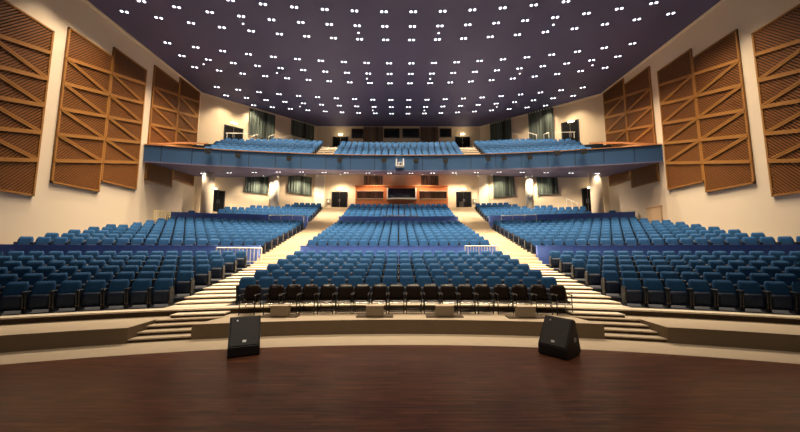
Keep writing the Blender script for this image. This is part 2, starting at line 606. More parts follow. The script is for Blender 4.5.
RA = 16.95 - AC; RB = 26.95 - AC
parapet('low_wall', RA, 1.40, 2.40, -CW - 0.05, CW + 0.05, 'long blue low wall behind the front seats of the centre block')
parapet('low_wall', RA, 1.40, 2.40, -16.9, -x_in(16.9), 'long blue low wall behind the front seats of the left block')
parapet('low_wall', RA, 1.40, 2.40, x_in(16.9), WR - 0.1, 'long blue low wall behind the front seats of the right block')
parapet('low_wall', RB, 3.9, 4.98, -CW, CW, 'blue low wall before the rearmost rows of the centre block')
xm = xmax(RB, 0.2)
parapet('low_wall', RB, 3.9, 4.98, -xm, -x_in(27), 'blue low wall before the rearmost rows of the left block')
parapet('low_wall', RB, 3.9, 4.98, x_in(27), xmax(RB, 0.2, side=1), 'blue low wall before the rearmost rows of the right block')

# ------------------------------------------------------------------ seats
def back_shape(mb, w0, w1, z0, z1, y0, y1, th, cor, mi=0, nz=5, curve=0.03):
    """rounded-top slab: width w0 at z0 to w1 at z1, leaning from y0 to y1, bowed"""
    nx = 6; zs = [z0 + (z1 - z0) * i / nz for i in range(nz + 1)]
    front = []; back = []
    for zi, z in enumerate(zs):
        t = (z - z0) / (z1 - z0)
        w = w0 + (w1 - w0) * t
        d = z1 - z
        if d < cor: w -= cor * (1 - math.sqrt(max(0, 1 - ((cor - d) / cor) ** 2)))* 1.6
        yc = y0 + (y1 - y0) * t
        for k in range(nx + 1):
            u = -1 + 2 * k / nx
            x = u * w / 2
            yb = yc - curve * u * u
            e = 0.35 if abs(u) == 1 or zi in (0, nz) else 1.0
            front.append((x, yb - th / 2 * e, z)); back.append((x, yb + th / 2 * e, z))
    n1 = len(front); vs = front + back; fs = []
    W1 = nx + 1
    for i in range(nz):
        for k in range(nx):
            a = i * W1 + k
            fs.append([a, a + 1, a + 1 + W1, a + W1]); fs.append([n1 + a + 1, n1 + a, n1 + a + W1, n1 + a + 1 + W1])
    for k in range(nx):
        fs.append([k + 1, k, n1 + k, n1 + k + 1])
        a = nz * W1 + k; fs.append([a, a + 1, n1 + a + 1, n1 + a])
    for i in range(nz):
        a = i * W1; fs.append([a, a + W1, n1 + a + W1, n1 + a])
        a = i * W1 + nx; fs.append([a + W1, a, n1 + a, n1 + a + W1])
    mb.add(vs, fs, mi)


SH = 0.80
def seat_parts():
    bk = MB(); back_shape(bk, 0.53, 0.43, 0.36, SH, -0.02, 0.12, 0.075, 0.045, curve=0.02)
    cu = MB(); back_shape(cu, 0.42, 0.44, 0.08, 0.47, -0.08, -0.10, 0.09, 0.05, nz=4, curve=0.0)
    arms = []
    for s_ in (-1, 1):
        ar = MB(); x = s_ * 0.243
        ar.prism([(-0.13, 0.0), (0.12, 0.0), (0.13, 0.45), (0.06, 0.53), (-0.17, 0.53), (-0.18, 0.46), (-0.14, 0.2)], x - 0.017, x + 0.017, 0, axis='x')
        ar.box(x - 0.022, x + 0.022, -0.20, 0.10, 0.53, 0.56, 0, bev=0.008)
        ar.tube((x, -0.12, 0.14), (x, -0.145, 0.14), 0.018, 8, 1)
        arms.append(ar)
    return bk, cu, arms


def make_seat():
    bk, cu, arms = seat_parts()
    r = empty('theatre_seat')
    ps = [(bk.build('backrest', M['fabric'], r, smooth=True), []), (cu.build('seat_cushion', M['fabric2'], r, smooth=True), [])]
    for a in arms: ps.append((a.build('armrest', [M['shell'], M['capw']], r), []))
    return Proto(r, ps)


COLS = [(-15.6, 25.8), (16.23, 25.8), (-11.9, 30.4), (12.4, 30.2)]
seats = []   # (x, y, z, yaw, block, section, row, idx)
def row_positions(xa, xb, R, c, sp=0.535, from_inner=True):
    """positions along an arc from |x| = xa to |x| = xb"""
    t0, t1 = math.asin(xa / R), math.asin(xb / R)
    n_ = int((t1 - t0) * R / sp)
    return n_, t0, t1


for (i, sec, D, z) in SEC:
    R = D - AC
    n_ = int(2 * CW / 0.535)
    th = math.asin((CW - 0.02) / R)
    cut = 0
    for k in range(n_):
        a = -th + 2 * th * (k + 0.5) / n_
        seats.append((R * math.sin(a), AC + R * math.cos(a), z, -a, 'centre', sec, i, k))
    for s_, nm in ((-1, 'left'), (1, 'right')):
        xi = x_in(D)
        t0 = math.asin(xi / R); x1 = xmax(R, 0.4, side=s_); t1 = math.asin(min(0.999, x1 / R))
        m_ = int((t1 - t0) * R / 0.545)
        for k in range(m_):
            a = (t0 + (k + 0.5) * 0.545 / R)
            x, y = R * math.sin(a), AC + R * math.cos(a)
            if sec > 1 and min(math.hypot(s_ * x - cx_, y - cy_) for cx_, cy_ in COLS) < 1.0: continue
            seats.append((s_ * x, y, z, -s_ * a, nm, sec, i, k))


def proj(x, y, z):
    v = ROT.transposed() @ Vector((x - CX, y, z - H))
    if v.z > -0.1: return None
    return 400 + F * v.x / -v.z, 216 - F * v.y / -v.z, -v.z


vis = []
hid = []
for q in seats:
    p = proj(q[0], q[1], q[2] + 0.6)
    if p is None or not (-6 < p[0] < 806):
        if p is not None and -60 < p[0] < 860: hid.append(q)
        continue
    vis.append((p[2], q))
vis.sort(key=lambda t: t[0])
N_IND = 299
ind = [q for _, q in vis[:N_IND]]
rest = [q for _, q in vis[N_IND:]] + hid
seat = make_seat()
for (x, y, z, a, nm, sec, i, k) in ind:
    o = seat.place((x, y, z), a)
    if nm == 'centre':
        lab = 'blue tip-up seat, %s fixed row of the centre block, %s from its left end' % (NUM[i], NUM[k])
    else:
        lab = 'blue tip-up seat, %s row of the %s block, %s from the aisle' % (NUM[i], nm, NUM[k])
    if sec == 2:
        if nm == 'centre': lab = 'blue seat just behind centre low wall, %s row, %s from left end' % (NUM[i], NUM[k])
        else: lab = 'blue seat just behind %s low wall, %s row, %s from the aisle' % (nm, NUM[i], NUM[k])
    tag(o, lab, 'seat', 'blue theatre seats in the front rows')

# balcony seats
BC = -37.0               # centre of the balcony arcs
BF = 23.28                # fascia distance on the axis
RBF = BF - BC
BROWS = [(BF + 1.3 + 0.92 * i, 8.97 + 0.45 * i) for i in range(8)]
def bal_in(D): return 6.8 + 0.10 * (D - 24.6)
for i, (D, z) in enumerate(BROWS):
    R = D - BC
    hw = 5.15 + 0.09 * (D - 24.6); th = math.asin(hw / R); n_ = int(2 * hw / 0.54)
    for k in range(n_):
        a = -th + 2 * th * (k + 0.5) / n_
        rest.append((R * math.sin(a), BC + R * math.cos(a), z, -a, 'b', 4, i, k))
    for s_ in (-1, 1):
        xi = bal_in(D); t0 = math.asin(xi / R)
        lim = min(xmax(R, 0.5, BC, s_), 14.2 + 0.25 * i)
        k = 0
        while True:
            a = t0 + (k + 0.5) * 0.545 / R
            x, y = R * math.sin(a), BC + R * math.cos(a)
            if x > lim: break
            rest.append((s_ * x, y, z, -s_ * a, 'b', 4, i, k)); k += 1
bk, cu, arms = seat_parts()
mass = MB()
for (x, y, z, a, *_r) in rest:
    mt = Matrix.Translation((x, y, z)) @ Matrix.Rotation(a, 4, 'Z')
    for src, mi in ((bk, 0), (cu, 1)):
        mass.add(src.v, src.f, mi, mt)
    for s_ in (-1, 1):
        xx = s_ * 0.243
        mass.box(xx - 0.018, xx + 0.018, -0.18, 0.1, 0.0, 0.55, 2, mt)
print('seats individual', len(ind), 'rest', len(rest))
mo = mass.build('theatre_seat_rows', [M['fabric'], M['fabric2'], M['shell']], smooth=False, recalc=False)
tag(mo, 'mass of blue theatre seats filling the upper rows and the balcony', 'seats', kind='stuff')

# ------------------------------------------------------------------ stacking chairs in the front row
def make_chair():
    r = empty('stacking_chair'); ps = []
    b = MB(); back_shape(b, 0.48, 0.44, 0.34, 0.79, 0.08, 0.18, 0.06, 0.055, curve=0.03)
    ps.append((b.build('backrest', M['leather'], r, smooth=True), []))
    b = MB(); b.box(-0.205, 0.205, -0.22, 0.13, 0.31, 0.37, bev=0.025)
    ps.append((b.build('seat', M['leather'], r), []))
    b = MB()
    for s_ in (-1, 1): b.tube((s_ * 0.20, -0.22, 0.295), (s_ * 0.20, 0.15, 0.295), 0.013)
    b.tube((-0.205, -0.235, 0.30), (0.205, -0.235, 0.30), 0.020); b.tube((-0.205, 0.15, 0.295), (0.205, 0.15, 0.295), 0.013)
    ps.append((b.build('seat_frame', M['chrome'], r), []))
    for s_ in (-1, 1):
        b = MB(); b.tube((s_ * 0.215, -0.22, 0.0), (s_ * 0.215, -0.20, 0.54), 0.014)
        ps.append((b.build('leg', M['black'], r), []))
        b = MB(); b.tube((s_ * 0.215, 0.20, 0.0), (s_ * 0.215, 0.14, 0.45), 0.014)
        ps.append((b.build('leg', M['black'], r), []))
        b = MB(); b.box(s_ * 0.218 - 0.02, s_ * 0.218 + 0.02, -0.22, 0.14, 0.54, 0.565, bev=0.008)
        b.tube((s_ * 0.218, -0.225, 0.55), (s_ * 0.218, -0.24, 0.55), 0.019, 8, 1)
        ps.append((b.build('armrest', [M['black'], M['chrome']], r), []))
    for y in (-0.21, 0.18):
        b = MB(); b.tube((-0.215, y, 0.06), (0.215, y, 0.06), 0.011)
        ps.append((b.build('stretcher', M['black'], r), []))
    return Proto(r, ps)


chair = make_chair()
CPX = [251, 274, 291, 308, 326, 344, 361, 379, 396.5, 414, 432, 449.5, 467, 484.5, 504, 522, 540.6, 559.5]
for k, px in enumerate(CPX):
    x = on_y(px, 300, 9.4).x
    o = chair.place((x, 9.58 - 0.011 * x * x, PZ), random.uniform(-0.012, 0.012))
    pos = 'centre front row, %s from the left end' % NUM[k]
    tag(o, 'dark brown padded stacking chair with armrests, ' + pos, 'chair', 'stacking chairs in front of the centre block')

# ------------------------------------------------------------------ boxes on the platform
bx_lab = ['tan box on the platform, beside the left floor monitor', 'tan box on the platform, second from the left monitor',
          'tan box on the platform, second from the right monitor', 'tan box on the platform, beside the right floor monitor']
def make_box():
    r = empty('floor_box'); ps = []
    b = MB(); b.box(-0.235, 0.235, -0.12, 0.12, 0.03, 0.29, bev=0.01); ps.append((b.build('housing', mat('box_tan', (0.30, 0.235, 0.16), 0.6), r), []))
    b = MB(); b.box(-0.5, 0.5, -0.16, 0.16, 0.0, 0.03); ps.append((b.build('shadow_plate', M['riser'], r), []))  # thin dark sheet standing in for the box's shadow on the platform
    b = MB(); b.box(-0.24, 0.24, -0.125, 0.125, 0.29, 0.305, bev=0.005); ps.append((b.build('top_plate', M['tan'], r), []))
    return Proto(r, ps)
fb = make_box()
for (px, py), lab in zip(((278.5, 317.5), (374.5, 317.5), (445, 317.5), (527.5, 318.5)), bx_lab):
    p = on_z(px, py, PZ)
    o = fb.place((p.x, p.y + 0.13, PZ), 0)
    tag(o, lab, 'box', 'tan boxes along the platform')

# ------------------------------------------------------------------ floor monitors
def monitor(px, py, yaw, label):
    p = on_z(px, py, 0)
    r = empty('floor_monitor', (p.x, p.y, 0), yaw)
    w = 0.30
    prof = [(0.0, 0.03), (0.03, 0.0), (0.50, 0.0), (0.60, 0.08), (0.42, 0.70), (0.34, 0.745), (0.0, 0.20)]
    b = MB(); b.prism(prof, -w, w, axis='x'); b.build('cabinet', M['black'], r)
    # grille on the sloping face, from (0, .2) to (.34, .745)
    b = MB(); a = Vector((0, 0.0, 0.20)); c_ = Vector((0, 0.34, 0.745)); d = (c_ - a).normalized(); nn = Vector((0, -d.z, d.y))
    g0 = a + d * 0.02; g1 = c_ - d * 0.02
    vs = []
    for off in (0.0, 0.018):
        ins = 0.0 if off == 0 else 0.012
        for pt, sg in ((g0 + d * ins, 1), (g1 - d * ins, 1)):
            for s_ in (-1, 1):
                q = pt + nn * off; vs.append((s_ * (w - 0.025 - ins), q.y, q.z))
    b.add(vs, [(4, 5, 7, 6), (0, 1, 5, 4), (1, 3, 7, 5), (3, 2, 6, 7), (2, 0, 4, 6), (0, 2, 3, 1)])
    g = b.build('grille', M['grille'], r)
    mid = a + d * 0.11 + nn * 0.022
    b = MB(); b.bar((-0.035, mid.y, mid.z), (0.035, mid.y, mid.z), 0.045, 0.012, up=nn)
    b.build('badge', M['badge'], g)
    mid = a + d * 0.55 + nn * 0.020
    b = MB(); b.tube((-0.15, mid.y, mid.z), (-0.15, mid.y + nn.y * 0.008, mid.z + nn.z * 0.008), 0.016, 8)
    b.build('badge', M['badge'], g)
    for s_ in (-1, 1):
        b = MB(); b.tube((s_ * w, 0.36, 0.34), (s_ * (w + 0.012), 0.36, 0.34), 0.05, 12); b.build('handle_cup', M['grey'], r)
    tag(r, label, 'floor monitor', 'stage floor monitors')
monitor(243.5, 357, 0.42, 'black wedge floor monitor on the stage, left of centre, grille facing stage')
monitor(552.5, 357, -0.92, 'black wedge floor monitor on the stage, right of centre, turned sideways')

# ------------------------------------------------------------------ balcony
ZT, ZB = 9.17, 8.05
XB = 16.97
XBR = WR - 0.03
b = MB()
annulus(b, RBF, RBF + 0.15, ZB, ZT, -XB, XBR, 0, 0, 60, c=BC)
bal = empty('balcony', (0, 0, 0)); bal['kind'] = 'structure'; 
b.build('fascia', M['fascia'], bal)
b = MB(); annulus(b, RBF - 0.06, RBF + 0.2, ZT, ZT + 0.05, -XB, XBR, 0, 0, 60, c=BC); b.build('coping', M['copper'], bal)
b = MB(); annulus(b, RBF - 0.035, RBF + 0.1, ZB - 0.07, ZB, -XB, XBR, 0, 0, 60, c=BC); b.build('lower_trim', M['soffit'], bal)
b = MB()
for k in range(-9, 10):
    x = k * 1.78
    y = arc_y(x, RBF, BC); 
    b.box(x - 0.015, x + 0.015, y - 0.012, y + 0.02, ZB, ZT)
b.build('panel_joint', M['black'], bal)
# soffit: sloping up to the rear
SO0, SO1 = ZB - 0.05, 10.25
def wall_y(x):
    return REAR if abs(x) < REARX else CORNER + (half(x) - abs(x)) / (half(x) - REARX) * (REAR - CORNER)


def soffit_z(y, x=0.0):
    ya = arc_y(x, RBF + 0.05, BC); yb = wall_y(x)
    zb = SO0 + (SO1 - SO0) * max(0.0, (yb - BF) / (REAR - BF)) ** 1.6
    return SO0 + (zb - SO0) * max(0.0, (y - ya) / (yb - ya))



b = MB(); n = 50; k0 = len(b.v); vs = []; fs = []
for i in range(n + 1):
    x = -XB + (XB + XBR) * i / n
    w = half(x)
    ya = arc_y(x, RBF + 0.05, BC)
    yb = REAR if abs(x) < REARX else CORNER + (w - abs(x)) / (w - REARX) * (REAR - CORNER)
    yb -= 0.01
    for (y) in (ya, yb):
        z = soffit_z(y, x)
        if y == ya: z = SO0
        vs += [(x, y, z), (x, y, z + 0.25)]
for i in range(n):
    a, c_ = 4 * i, 4 * (i + 1)
    fs += [(a, a + 2, c_ + 2, c_), (a + 1, c_ + 1, c_ + 3, a + 3), (a, c_, c_ + 1, a + 1), (a + 2, a + 3, c_ + 3, c_ + 2)]
b.add(vs, fs); b.build('soffit', M['soffit'], bal)
# balcony tiers
b = MB()
for i, (D, z) in enumerate(BROWS):
    r = D - BC - 0.4 if i else RBF + 0.15
    r2 = BROWS[i + 1][0] - BC - 0.4 if i + 1 < len(BROWS) else D - BC + 0.55
    annulus(b, r, r2, z - 0.6, z, -xmax(r, 0.03, BC), xmax(r, 0.03, BC, 1), 0, 0, 40, c=BC, xb0=-xmax(r2, 0.03, BC), xb1=xmax(r2, 0.03, BC, 1))
D, z = BROWS[-1]; r = D - BC + 0.55
x0 = xmax(r, 0.03, BC); annulus(b, r, r + 1.9, z - 0.2, z + 0.2, -x0, x0, 0, 0, 40, c=BC, xb0=-x0 + 2.2, xb1=x0 - 2.2)
b.build('tier', M['carpet'], bal)
for s_ in (-1, 1):
    b = MB()
    for i, (D, z) in enumerate(BROWS):
        D0 = D - 0.4; xs = sorted((s_ * (5.22 + 0.09 * (D - 24.6)), s_ * (bal_in(D) - 0.03)))
        for q in range(2):
            annulus(b, D0 - BC + 0.46 * q - 0.46, D0 - BC + 0.56, z - 0.5, z + 0.015 - 0.215 * (1 - q), xs[0], xs[1], 0, 0, 4, c=BC)
    b.build('aisle_step', M['tread'], bal)
    # timber side parapet at each end
    b = MB()
    we = half(s_) - 0.1
    yb = arc_y(we, RBF, BC)
    poly = [(s_ * we, yb + 0.3, ZT), (s_ * 14.6, arc_y(14.6, RBF, BC) + 0.3, ZT), (s_ * 14.9, yb + 2.8, ZT + 0.5), (s_ * we, yb + 2.2, ZT + 0.75)]
    vs = [(p[0], p[1], ZT - 0.8) for p in poly] + poly
    b.add(vs, [(0, 1, 2, 3), (4, 5, 6, 7), (0, 1, 5, 4), (1, 2, 6, 5), (2, 3, 7, 6), (3, 0, 4, 7)])
    b.build('side_deck', M['copper'], bal)
    b = MB()
    b.bar((s_ * we, yb + 0.3, ZT + 0.12), (s_ * 15.6, yb + 1.2, ZT + 0.55), 0.1, 0.1)
    b.bar((s_ * 15.6, yb + 1.2, ZT + 0.55), (s_ * 13.9, yb + 1.9, ZT + 0.75), 0.1, 0.1)
    b.build('side_rail', M['copper'], bal)

# things on the fascia
def make_spot():
    r = empty('stage_spotlight'); ps = []
    b = MB(); b.tube((0, -0.42, -0.02), (0, -0.10, 0.0), 0.15, 10, r2=0.11); ps.append((b.build('lamp_body', M['black'], r), []))
    b = MB(); b.bar((-0.17, -0.25, 0), (-0.17, -0.25, 0.25), 0.02, 0.05); b.bar((0.17, -0.25, 0), (0.17, -0.25, 0.25), 0.02, 0.05); b.bar((-0.18, -0.25, 0.25), (0.18, -0.25, 0.25), 0.05, 0.03); b.bar((0, -0.25, 0.26), (0, 0.0, 0.26), 0.05, 0.04)
    ps.append((b.build('yoke', M['black'], r), []))
    b = MB(); b.box(-0.16, 0.16, -0.46, -0.42, -0.16, 0.14); ps.append((b.build('barn_door', M['black'], r), []))
    return Proto(r, ps)
spot = make_spot()
spx = [(207.7, 152), (238, 156), (289, 159.4), (339.5, 161), (384, 161.5), (416, 162), (445.6, 162), (488.4, 159.6), (504, 159), (530, 158), (558, 154), (584, 152.4)]
for k, (px, py) in enumerate(spx):
    D = BF
    for _ in range(6):
        p = on_y(px, py, D); D = arc_y(p.x, RBF, BC) - 0.25
    o = spot.place((p.x, arc_y(p.x, RBF, BC) - 0.01, p.z), -math.asin(p.x / RBF))
    tag(o, 'small black spotlight on the blue balcony front, %s from the left' % NUM[k], 'spotlight', 'spotlights on the balcony front')
r = empty('projector', (0.1, BF - 0.02, 8.3))
b = MB(); b.box(-0.17, 0.17, -0.5, -0.1, 0.02, 0.25, bev=0.02); b.build('projector_body', M['grey'], r)
b = MB(); b.tube((0.05, -0.53, 0.14), (0.05, -0.5, 0.14), 0.06, 12); b.build('projector_lens', M['glass'], r)
b = MB(); b.box(-0.3, 0.3, -0.55, 0, -0.05, 0.0); b.box(-0.3, -0.22, -0.5, -0.05, 0, 0.5); b.box(0.22, 0.3, -0.5, -0.05, 0, 0.5); b.build('bracket', M['white'], r)
tag(r, 'grey projector in a white bracket on the middle of the balcony front', 'projector')

# ------------------------------------------------------------------ ceiling downlights
def make_down(name, single=False):
    r = MB(); 
    if single: r.tube((0, 0, 0), (0, 0, -0.02), 0.09, 12)
    else: r.prism([(-0.32, -0.11), (0.32, -0.11), (0.35, 0), (0.32, 0.11), (-0.32, 0.11), (-0.35, 0)], -0.02, 0.0, axis='z')
    root = r.build(name, M['grey'] if single else M['ceil'])
    ps = []
    for x in ((0,) if single else (-0.125, 0.125)):
        b = MB(); b.tube((x, 0, -0.02), (x, 0, -0.04), 0.045 if single else 0.070, 12)
        ps.append((b.build('lens', M['lens'], root), []))
    return Proto(root, ps)


def spot_light(loc, power, col, size=2.2, blend=0.6, rad=0.15, tilt=(0, 0)):
    l = SPOTS.get((power, col, size))
    if l is None:
        l = bpy.data.lights.new('spot', 'SPOT'); l.energy = power; l.color = col; l.spot_size = size; l.spot_blend = blend; l.shadow_soft_size = rad
        SPOTS[(power, col, size)] = l
    o = bpy.data.objects.new('lamp', l); C.objects.link(o); o.location = loc; o.rotation_euler = (tilt[0], tilt[1], 0)
    return o
SPOTS = {}
WARM = (1.0, 0.80, 0.56)
CEIL_W = 1450
tw = make_down('twin_downlight')
ROWS = [16.85, 18.05, 19.3, 21.9, 23.3, 24.7, 27.6, 29.05, 30.5]
nd = 0
for ri, D in enumerate(ROWS):
    R = 52.0; c_ = D - R
    line = []
    for k in range(-10, 10):
        t = ((k + 0.5) * (1.665 if ri < 3 else 1.625) + (0.12 if ri > 2 else 0)) / R
        x, y = R * math.sin(t), c_ + R * math.cos(t)
        if not inside(x, y, 0.45): continue
        p = proj(x, y, ZC)
        line.append((x, y, t, p))
    seen_i = 0
    for (x, y, t, p) in line:
        if p and -3 < p[0] < 803 and -3 < p[1]:
            o = tw.place((x - 0.24 * 0, y, ZC), -t)
            tag(o, 'twin white downlight in the purple ceiling, %s row from the stage, %s from its left' % (NUM[ri], NUM[seen_i]), 'ceiling light', 'twin downlights in the ceiling')
            seen_i += 1; nd += 1
        spot_light((x, y, ZC - 0.12), CEIL_W * (0.4 if ri > 5 else 1.0), WARM, 2.0 if ri > 5 else 1.45, 1.0)
sg = make_down('small_downlight', True)
for (D, xs) in ((18.7, (2.5, 9.3)), (24.05, (2.5, 9.3, 14.2)), (29.8, (2.5, 9.3))):
    for x in xs:
        for s_ in (-1, 1):
            y = arc_y(x, 52, D - 52)
            o = sg.place((s_ * x, y, ZC), 0)
            tag(o, 'small single ceiling spot, %s cluster from stage, %s of centre, %s out' % (NUM[(18.7, 24.05, 29.8).index(D)], 'left' if s_ < 0 else 'right', NUM[xs.index(x)]), 'ceiling light', 'small single ceiling spots')
# soffit row
SX = [(195.8, 165), (224, 167.3), (251, 169.4), (276, 171), (301, 172.4), (323, 173), (345, 173.6), (367.5, 174), (389.6, 174.2), (412, 174.2), (434, 174), (456, 173.5), (477.5, 172.8), (499.5, 172), (526, 170.4), (551, 168.6), (579, 166), (608, 163)]
pn = Vector((0, -(SO1 - SO0), (REAR - BF))).normalized(); pp = Vector((0, BF, SO0))
slope = math.atan((SO1 - SO0) / (REAR - BF))
for k, (px, py) in enumerate(SX):
    x0 = (k - 8.5) * 1.87 + 0.15
    y = arc_y(x0, RBF + 4.0, BC)
    o = tw.place((x0, y, soffit_z(y, x0)), 0); o.rotation_euler = (slope, 0, 0)
    tag(o, 'twin white downlight under the balcony, %s from the left' % NUM[k], 'ceiling light', 'twin downlights under the balcony')
    spot_light((x0, y, soffit_z(y, x0) - 0.15), 45 if k in (0, 17) else 400 if k in (1, 16) else 950, WARM, 2.4)
# extra spots added deeper under the balcony to brighten the rear wall
for x0 in (-12.5, -9.5, -6, -2.5, 2.5, 6, 9.5, 12.5):
    y = (REAR if abs(x0) < REARX else CORNER + (half(x0) - abs(x0)) / (half(x0) - REARX) * (REAR - CORNER)) - 1.5
    o = sg.place((x0, y, soffit_z(y, x0)), 0); o.rotation_euler = (slope, 0, 0)
    tag(o, 'small added spot brightening the rear wall under the balcony, %s %s of centre' % (NUM[[2.5, 6, 9.5, 12.5].index(abs(x0))], 'left' if x0 < 0 else 'right'), 'ceiling light', 'added spots before the rear wall')
    spot_light((x0, y, soffit_z(y, x0) - 0.15), 700, (1, 0.82, 0.58), 2.5)

# ------------------------------------------------------------------ rear walls: doors, drapes, windows
def wall_frame(px):
    """(point, inward normal, tangent) of the rear wall plane met at this image column"""
    d = ray(px, 216)
    for s_ in (-1, 1):
        A = Vector((s_ * half(s_), CORNER, 0)); B = Vector((s_ * REARX, REAR, 0))
        tn = (B - A).normalized(); nn = Vector((tn.y, -tn.x, 0))
        if nn.y > 0: nn = -nn
        # signed: hit between A and B?
        q = on_plane(px, 216, A, nn)
        if (q.x * s_ > REARX) and (q.x * s_ < half(s_) + 0.5) : return A, nn
    return Vector((0, REAR, 0)), Vector((0, -1, 0))


def rear_rect(px0, py0, px1, py1, off=0.0):
    pc = (px0 + px1) / 2
    A, nn = wall_frame(pc)
    A = A + nn * off
    a = on_plane(px0, py0, A, nn); c_ = on_plane(px1, py1, A, nn)
    tn = Vector((-nn.y, nn.x, 0))
    if tn.x < 0: tn = -tn
    ang = math.atan2(tn.y, tn.x)
    w = (Vector((c_.x, c_.y, 0)) - Vector((a.x, a.y, 0))).dot(tn)
    return Vector((a.x, a.y, c_.z)), w, a.z - c_.z, ang


def door(px0, py0, px1, py1, label, extend=None):
    o_, w, h, ang = rear_rect(px0 + 0.6, py0 + 0.5, px1 - 0.6, py1)
    r = empty('double_door', o_, ang)
    b = MB(); t = 0.08
    b.box(-t, 0, -0.08, 0.02, 0, h + t); b.box(w, w + t, -0.08, 0.02, 0, h + t); b.box(-t, w + t, -0.08, 0.02, h, h + t)
    b.build('door_frame', M['black'], r)
    for k in range(2):
        b = MB(); b.box(k * w / 2 + 0.01, (k + 1) * w / 2 - 0.01, -0.05, -0.01, 0, h)
        dl = b.build('door_leaf', M['dark'], r)
        hx = w / 2 + (0.08 if k else -0.08)
        b = MB(); b.tube((hx, -0.09, h * 0.4), (hx, -0.09, h * 0.58), 0.015); b.build('pull_handle', M['grey'], dl)
    tag(r, label, 'door', 'black double doors in the rear walls'); return r
door(332, 192, 347.3, 208, 'black double door under the balcony, left of the timber control booth')
door(456, 192, 471.5, 208, 'black double door under the balcony, right of the timber control booth')
door(333, 137, 348, 148, 'black double door at the back of the balcony, left of centre')
door(455, 137, 470, 148, 'black double door at the back of the balcony, right of centre')
door(224.5, 125, 242, 146, 'black double door behind the balcony seats by the left side wall')
door(561.5, 123.5, 580, 146, 'black double door behind the balcony seats by the right side wall')
door(211.5, 190, 223.5, 212, 'black doorway under the left balcony end, beside round column')
door(582, 189, 594, 212, 'black doorway under the right balcony end, beside round column')


def drape(px0, py0, px1, py1, m, label, nf=9):
    o_, w, h, ang = rear_rect(px0, py0, px1, py1, 0.05)
    r = empty('curtain', o_, ang)
    b = MB(); n_ = nf * 6; vs = []; fs = []
    for i in range(n_ + 1):
        x = w * i / n_; y = -0.08 - 0.05 * math.sin(i / 6 * 2 * PI)
        vs += [(x, y, 0), (x, y, h), (x, y + 0.02, 0), (x, y + 0.02, h)]
    for i in range(n_):
        a, c_ = 4 * i, 4 * i + 4
        fs += [(a, c_, c_ + 1, a + 1), (a + 2, a + 3, c_ + 3, c_ + 2), (a + 1, c_ + 1, c_ + 3, a + 3), (a, a + 2, c_ + 2, c_)]
    b.add(vs, fs); b.build('cloth', m, r)
    b = MB(); b.tube((-0.05, -0.06, h + 0.02), (w + 0.05, -0.06, h + 0.02), 0.03); b.build('curtain_rail', M['grey'], r)
    tag(r, label, 'curtain', 'curtains on the rear walls')
g = M['curtain']
drape(249.5, 108.5, 274, 141, g, 'grey-green curtain behind balcony seats, the wider one on the left wall')
drape(291, 119.5, 313.5, 141, g, 'grey-green curtain behind balcony seats, the left one nearer the centre doors')
drape(528, 107, 555, 141, g, 'grey-green curtain behind balcony seats, the wider one on the right wall')
drape(490, 118.5, 512, 141, g, 'grey-green curtain behind balcony seats, the right one nearer the centre doors')
drape(245.5, 174, 267.5, 194.5, g, 'grey-green curtain under the balcony by the left round column')
drape(288, 174, 311, 195.5, g, 'grey-green curtain under the balcony beside the left lit pilaster')
drape(536.5, 173.5, 558.5, 193.5, g, 'grey-green curtain under the balcony by the right round column')
drape(493, 173.5, 515, 195.5, g, 'grey-green curtain under the balcony beside the right lit pilaster')
d_ = M['drape']
drape(363.5, 127, 383, 141.5, d_, 'brown drape between balcony booth windows, left of the middle pair')
drape(420, 127, 438.5, 141.5, d_, 'brown drape between balcony booth windows, right of the middle pair')
d2_ = curtain_mat('grey_drape', (0.05, 0.045, 0.04), (0.11, 0.10, 0.08))
drape(364, 176, 382.5, 185.3, d2_, 'short brown drape above the left booth window under the balcony', 6)
drape(421, 176, 438.5, 185.3, d2_, 'short brown drape above the right booth window under the balcony', 6)

wn = 0
for (a, b0, c_, d0) in ((352, 129.3, 363, 138), (384.3, 129, 399, 137.6), (403, 129, 419, 137.6), (440, 129, 451, 137)):
    wn += 1
    o_, w, h, ang = rear_rect(a, b0, c_, d0)
    b = MB(); b.box(0, w, -0.02, 0.02, 0, h)
    o = b.build('window_%d' % wn, M['glass']); o.location = o_; o.rotation_euler = (0, 0, ang); struct(o)
    b = MB(); t = 0.06
    for q in ((-t, 0, 0, h), (w, w + t, 0, h), (-t, w + t, -t, 0), (-t, w + t, h, h + t)): b.box(q[0], q[1], -0.07, 0.02, q[2], q[3])
    b.build('window_frame', M['drape'], o)
# faint desk lamps seen through the middle windows
# control booth
o_, w, h, ang = rear_rect(355.5, 186.3, 448, 208, 1.0)
r = empty('control_booth', o_, ang)
b = MB()
sc_ = w / (448 - 355.5)
def bx(px): return (px - 355.5) * sc_
def bz(py): return h * (208 - py) / (208 - 186.3)
holes = [(357, 191.3, 383.5, 198.5), (388, 187.8, 415.5, 198), (419.5, 191.3, 447, 198.5)]
xs = [0] + [v for hh in holes for v in (bx(hh[0]), bx(hh[2]))] + [w]
for i in range(0, len(xs), 2): b.box(xs[i], xs[i + 1], 0, 0.95, 0, h)
for hh in holes:
    b.box(bx(hh[0]), bx(hh[2]), 0, 0.95, 0, bz(hh[3])); b.box(bx(hh[0]), bx(hh[2]), 0, 0.95, bz(hh[1]), h)
b.build('booth_front', M['booth'], r)
b = MB(); b.box(-0.06, w + 0.06, -0.06, 0.98, h, h + 0.08); b.build('top_ledge', M['booth'], r)
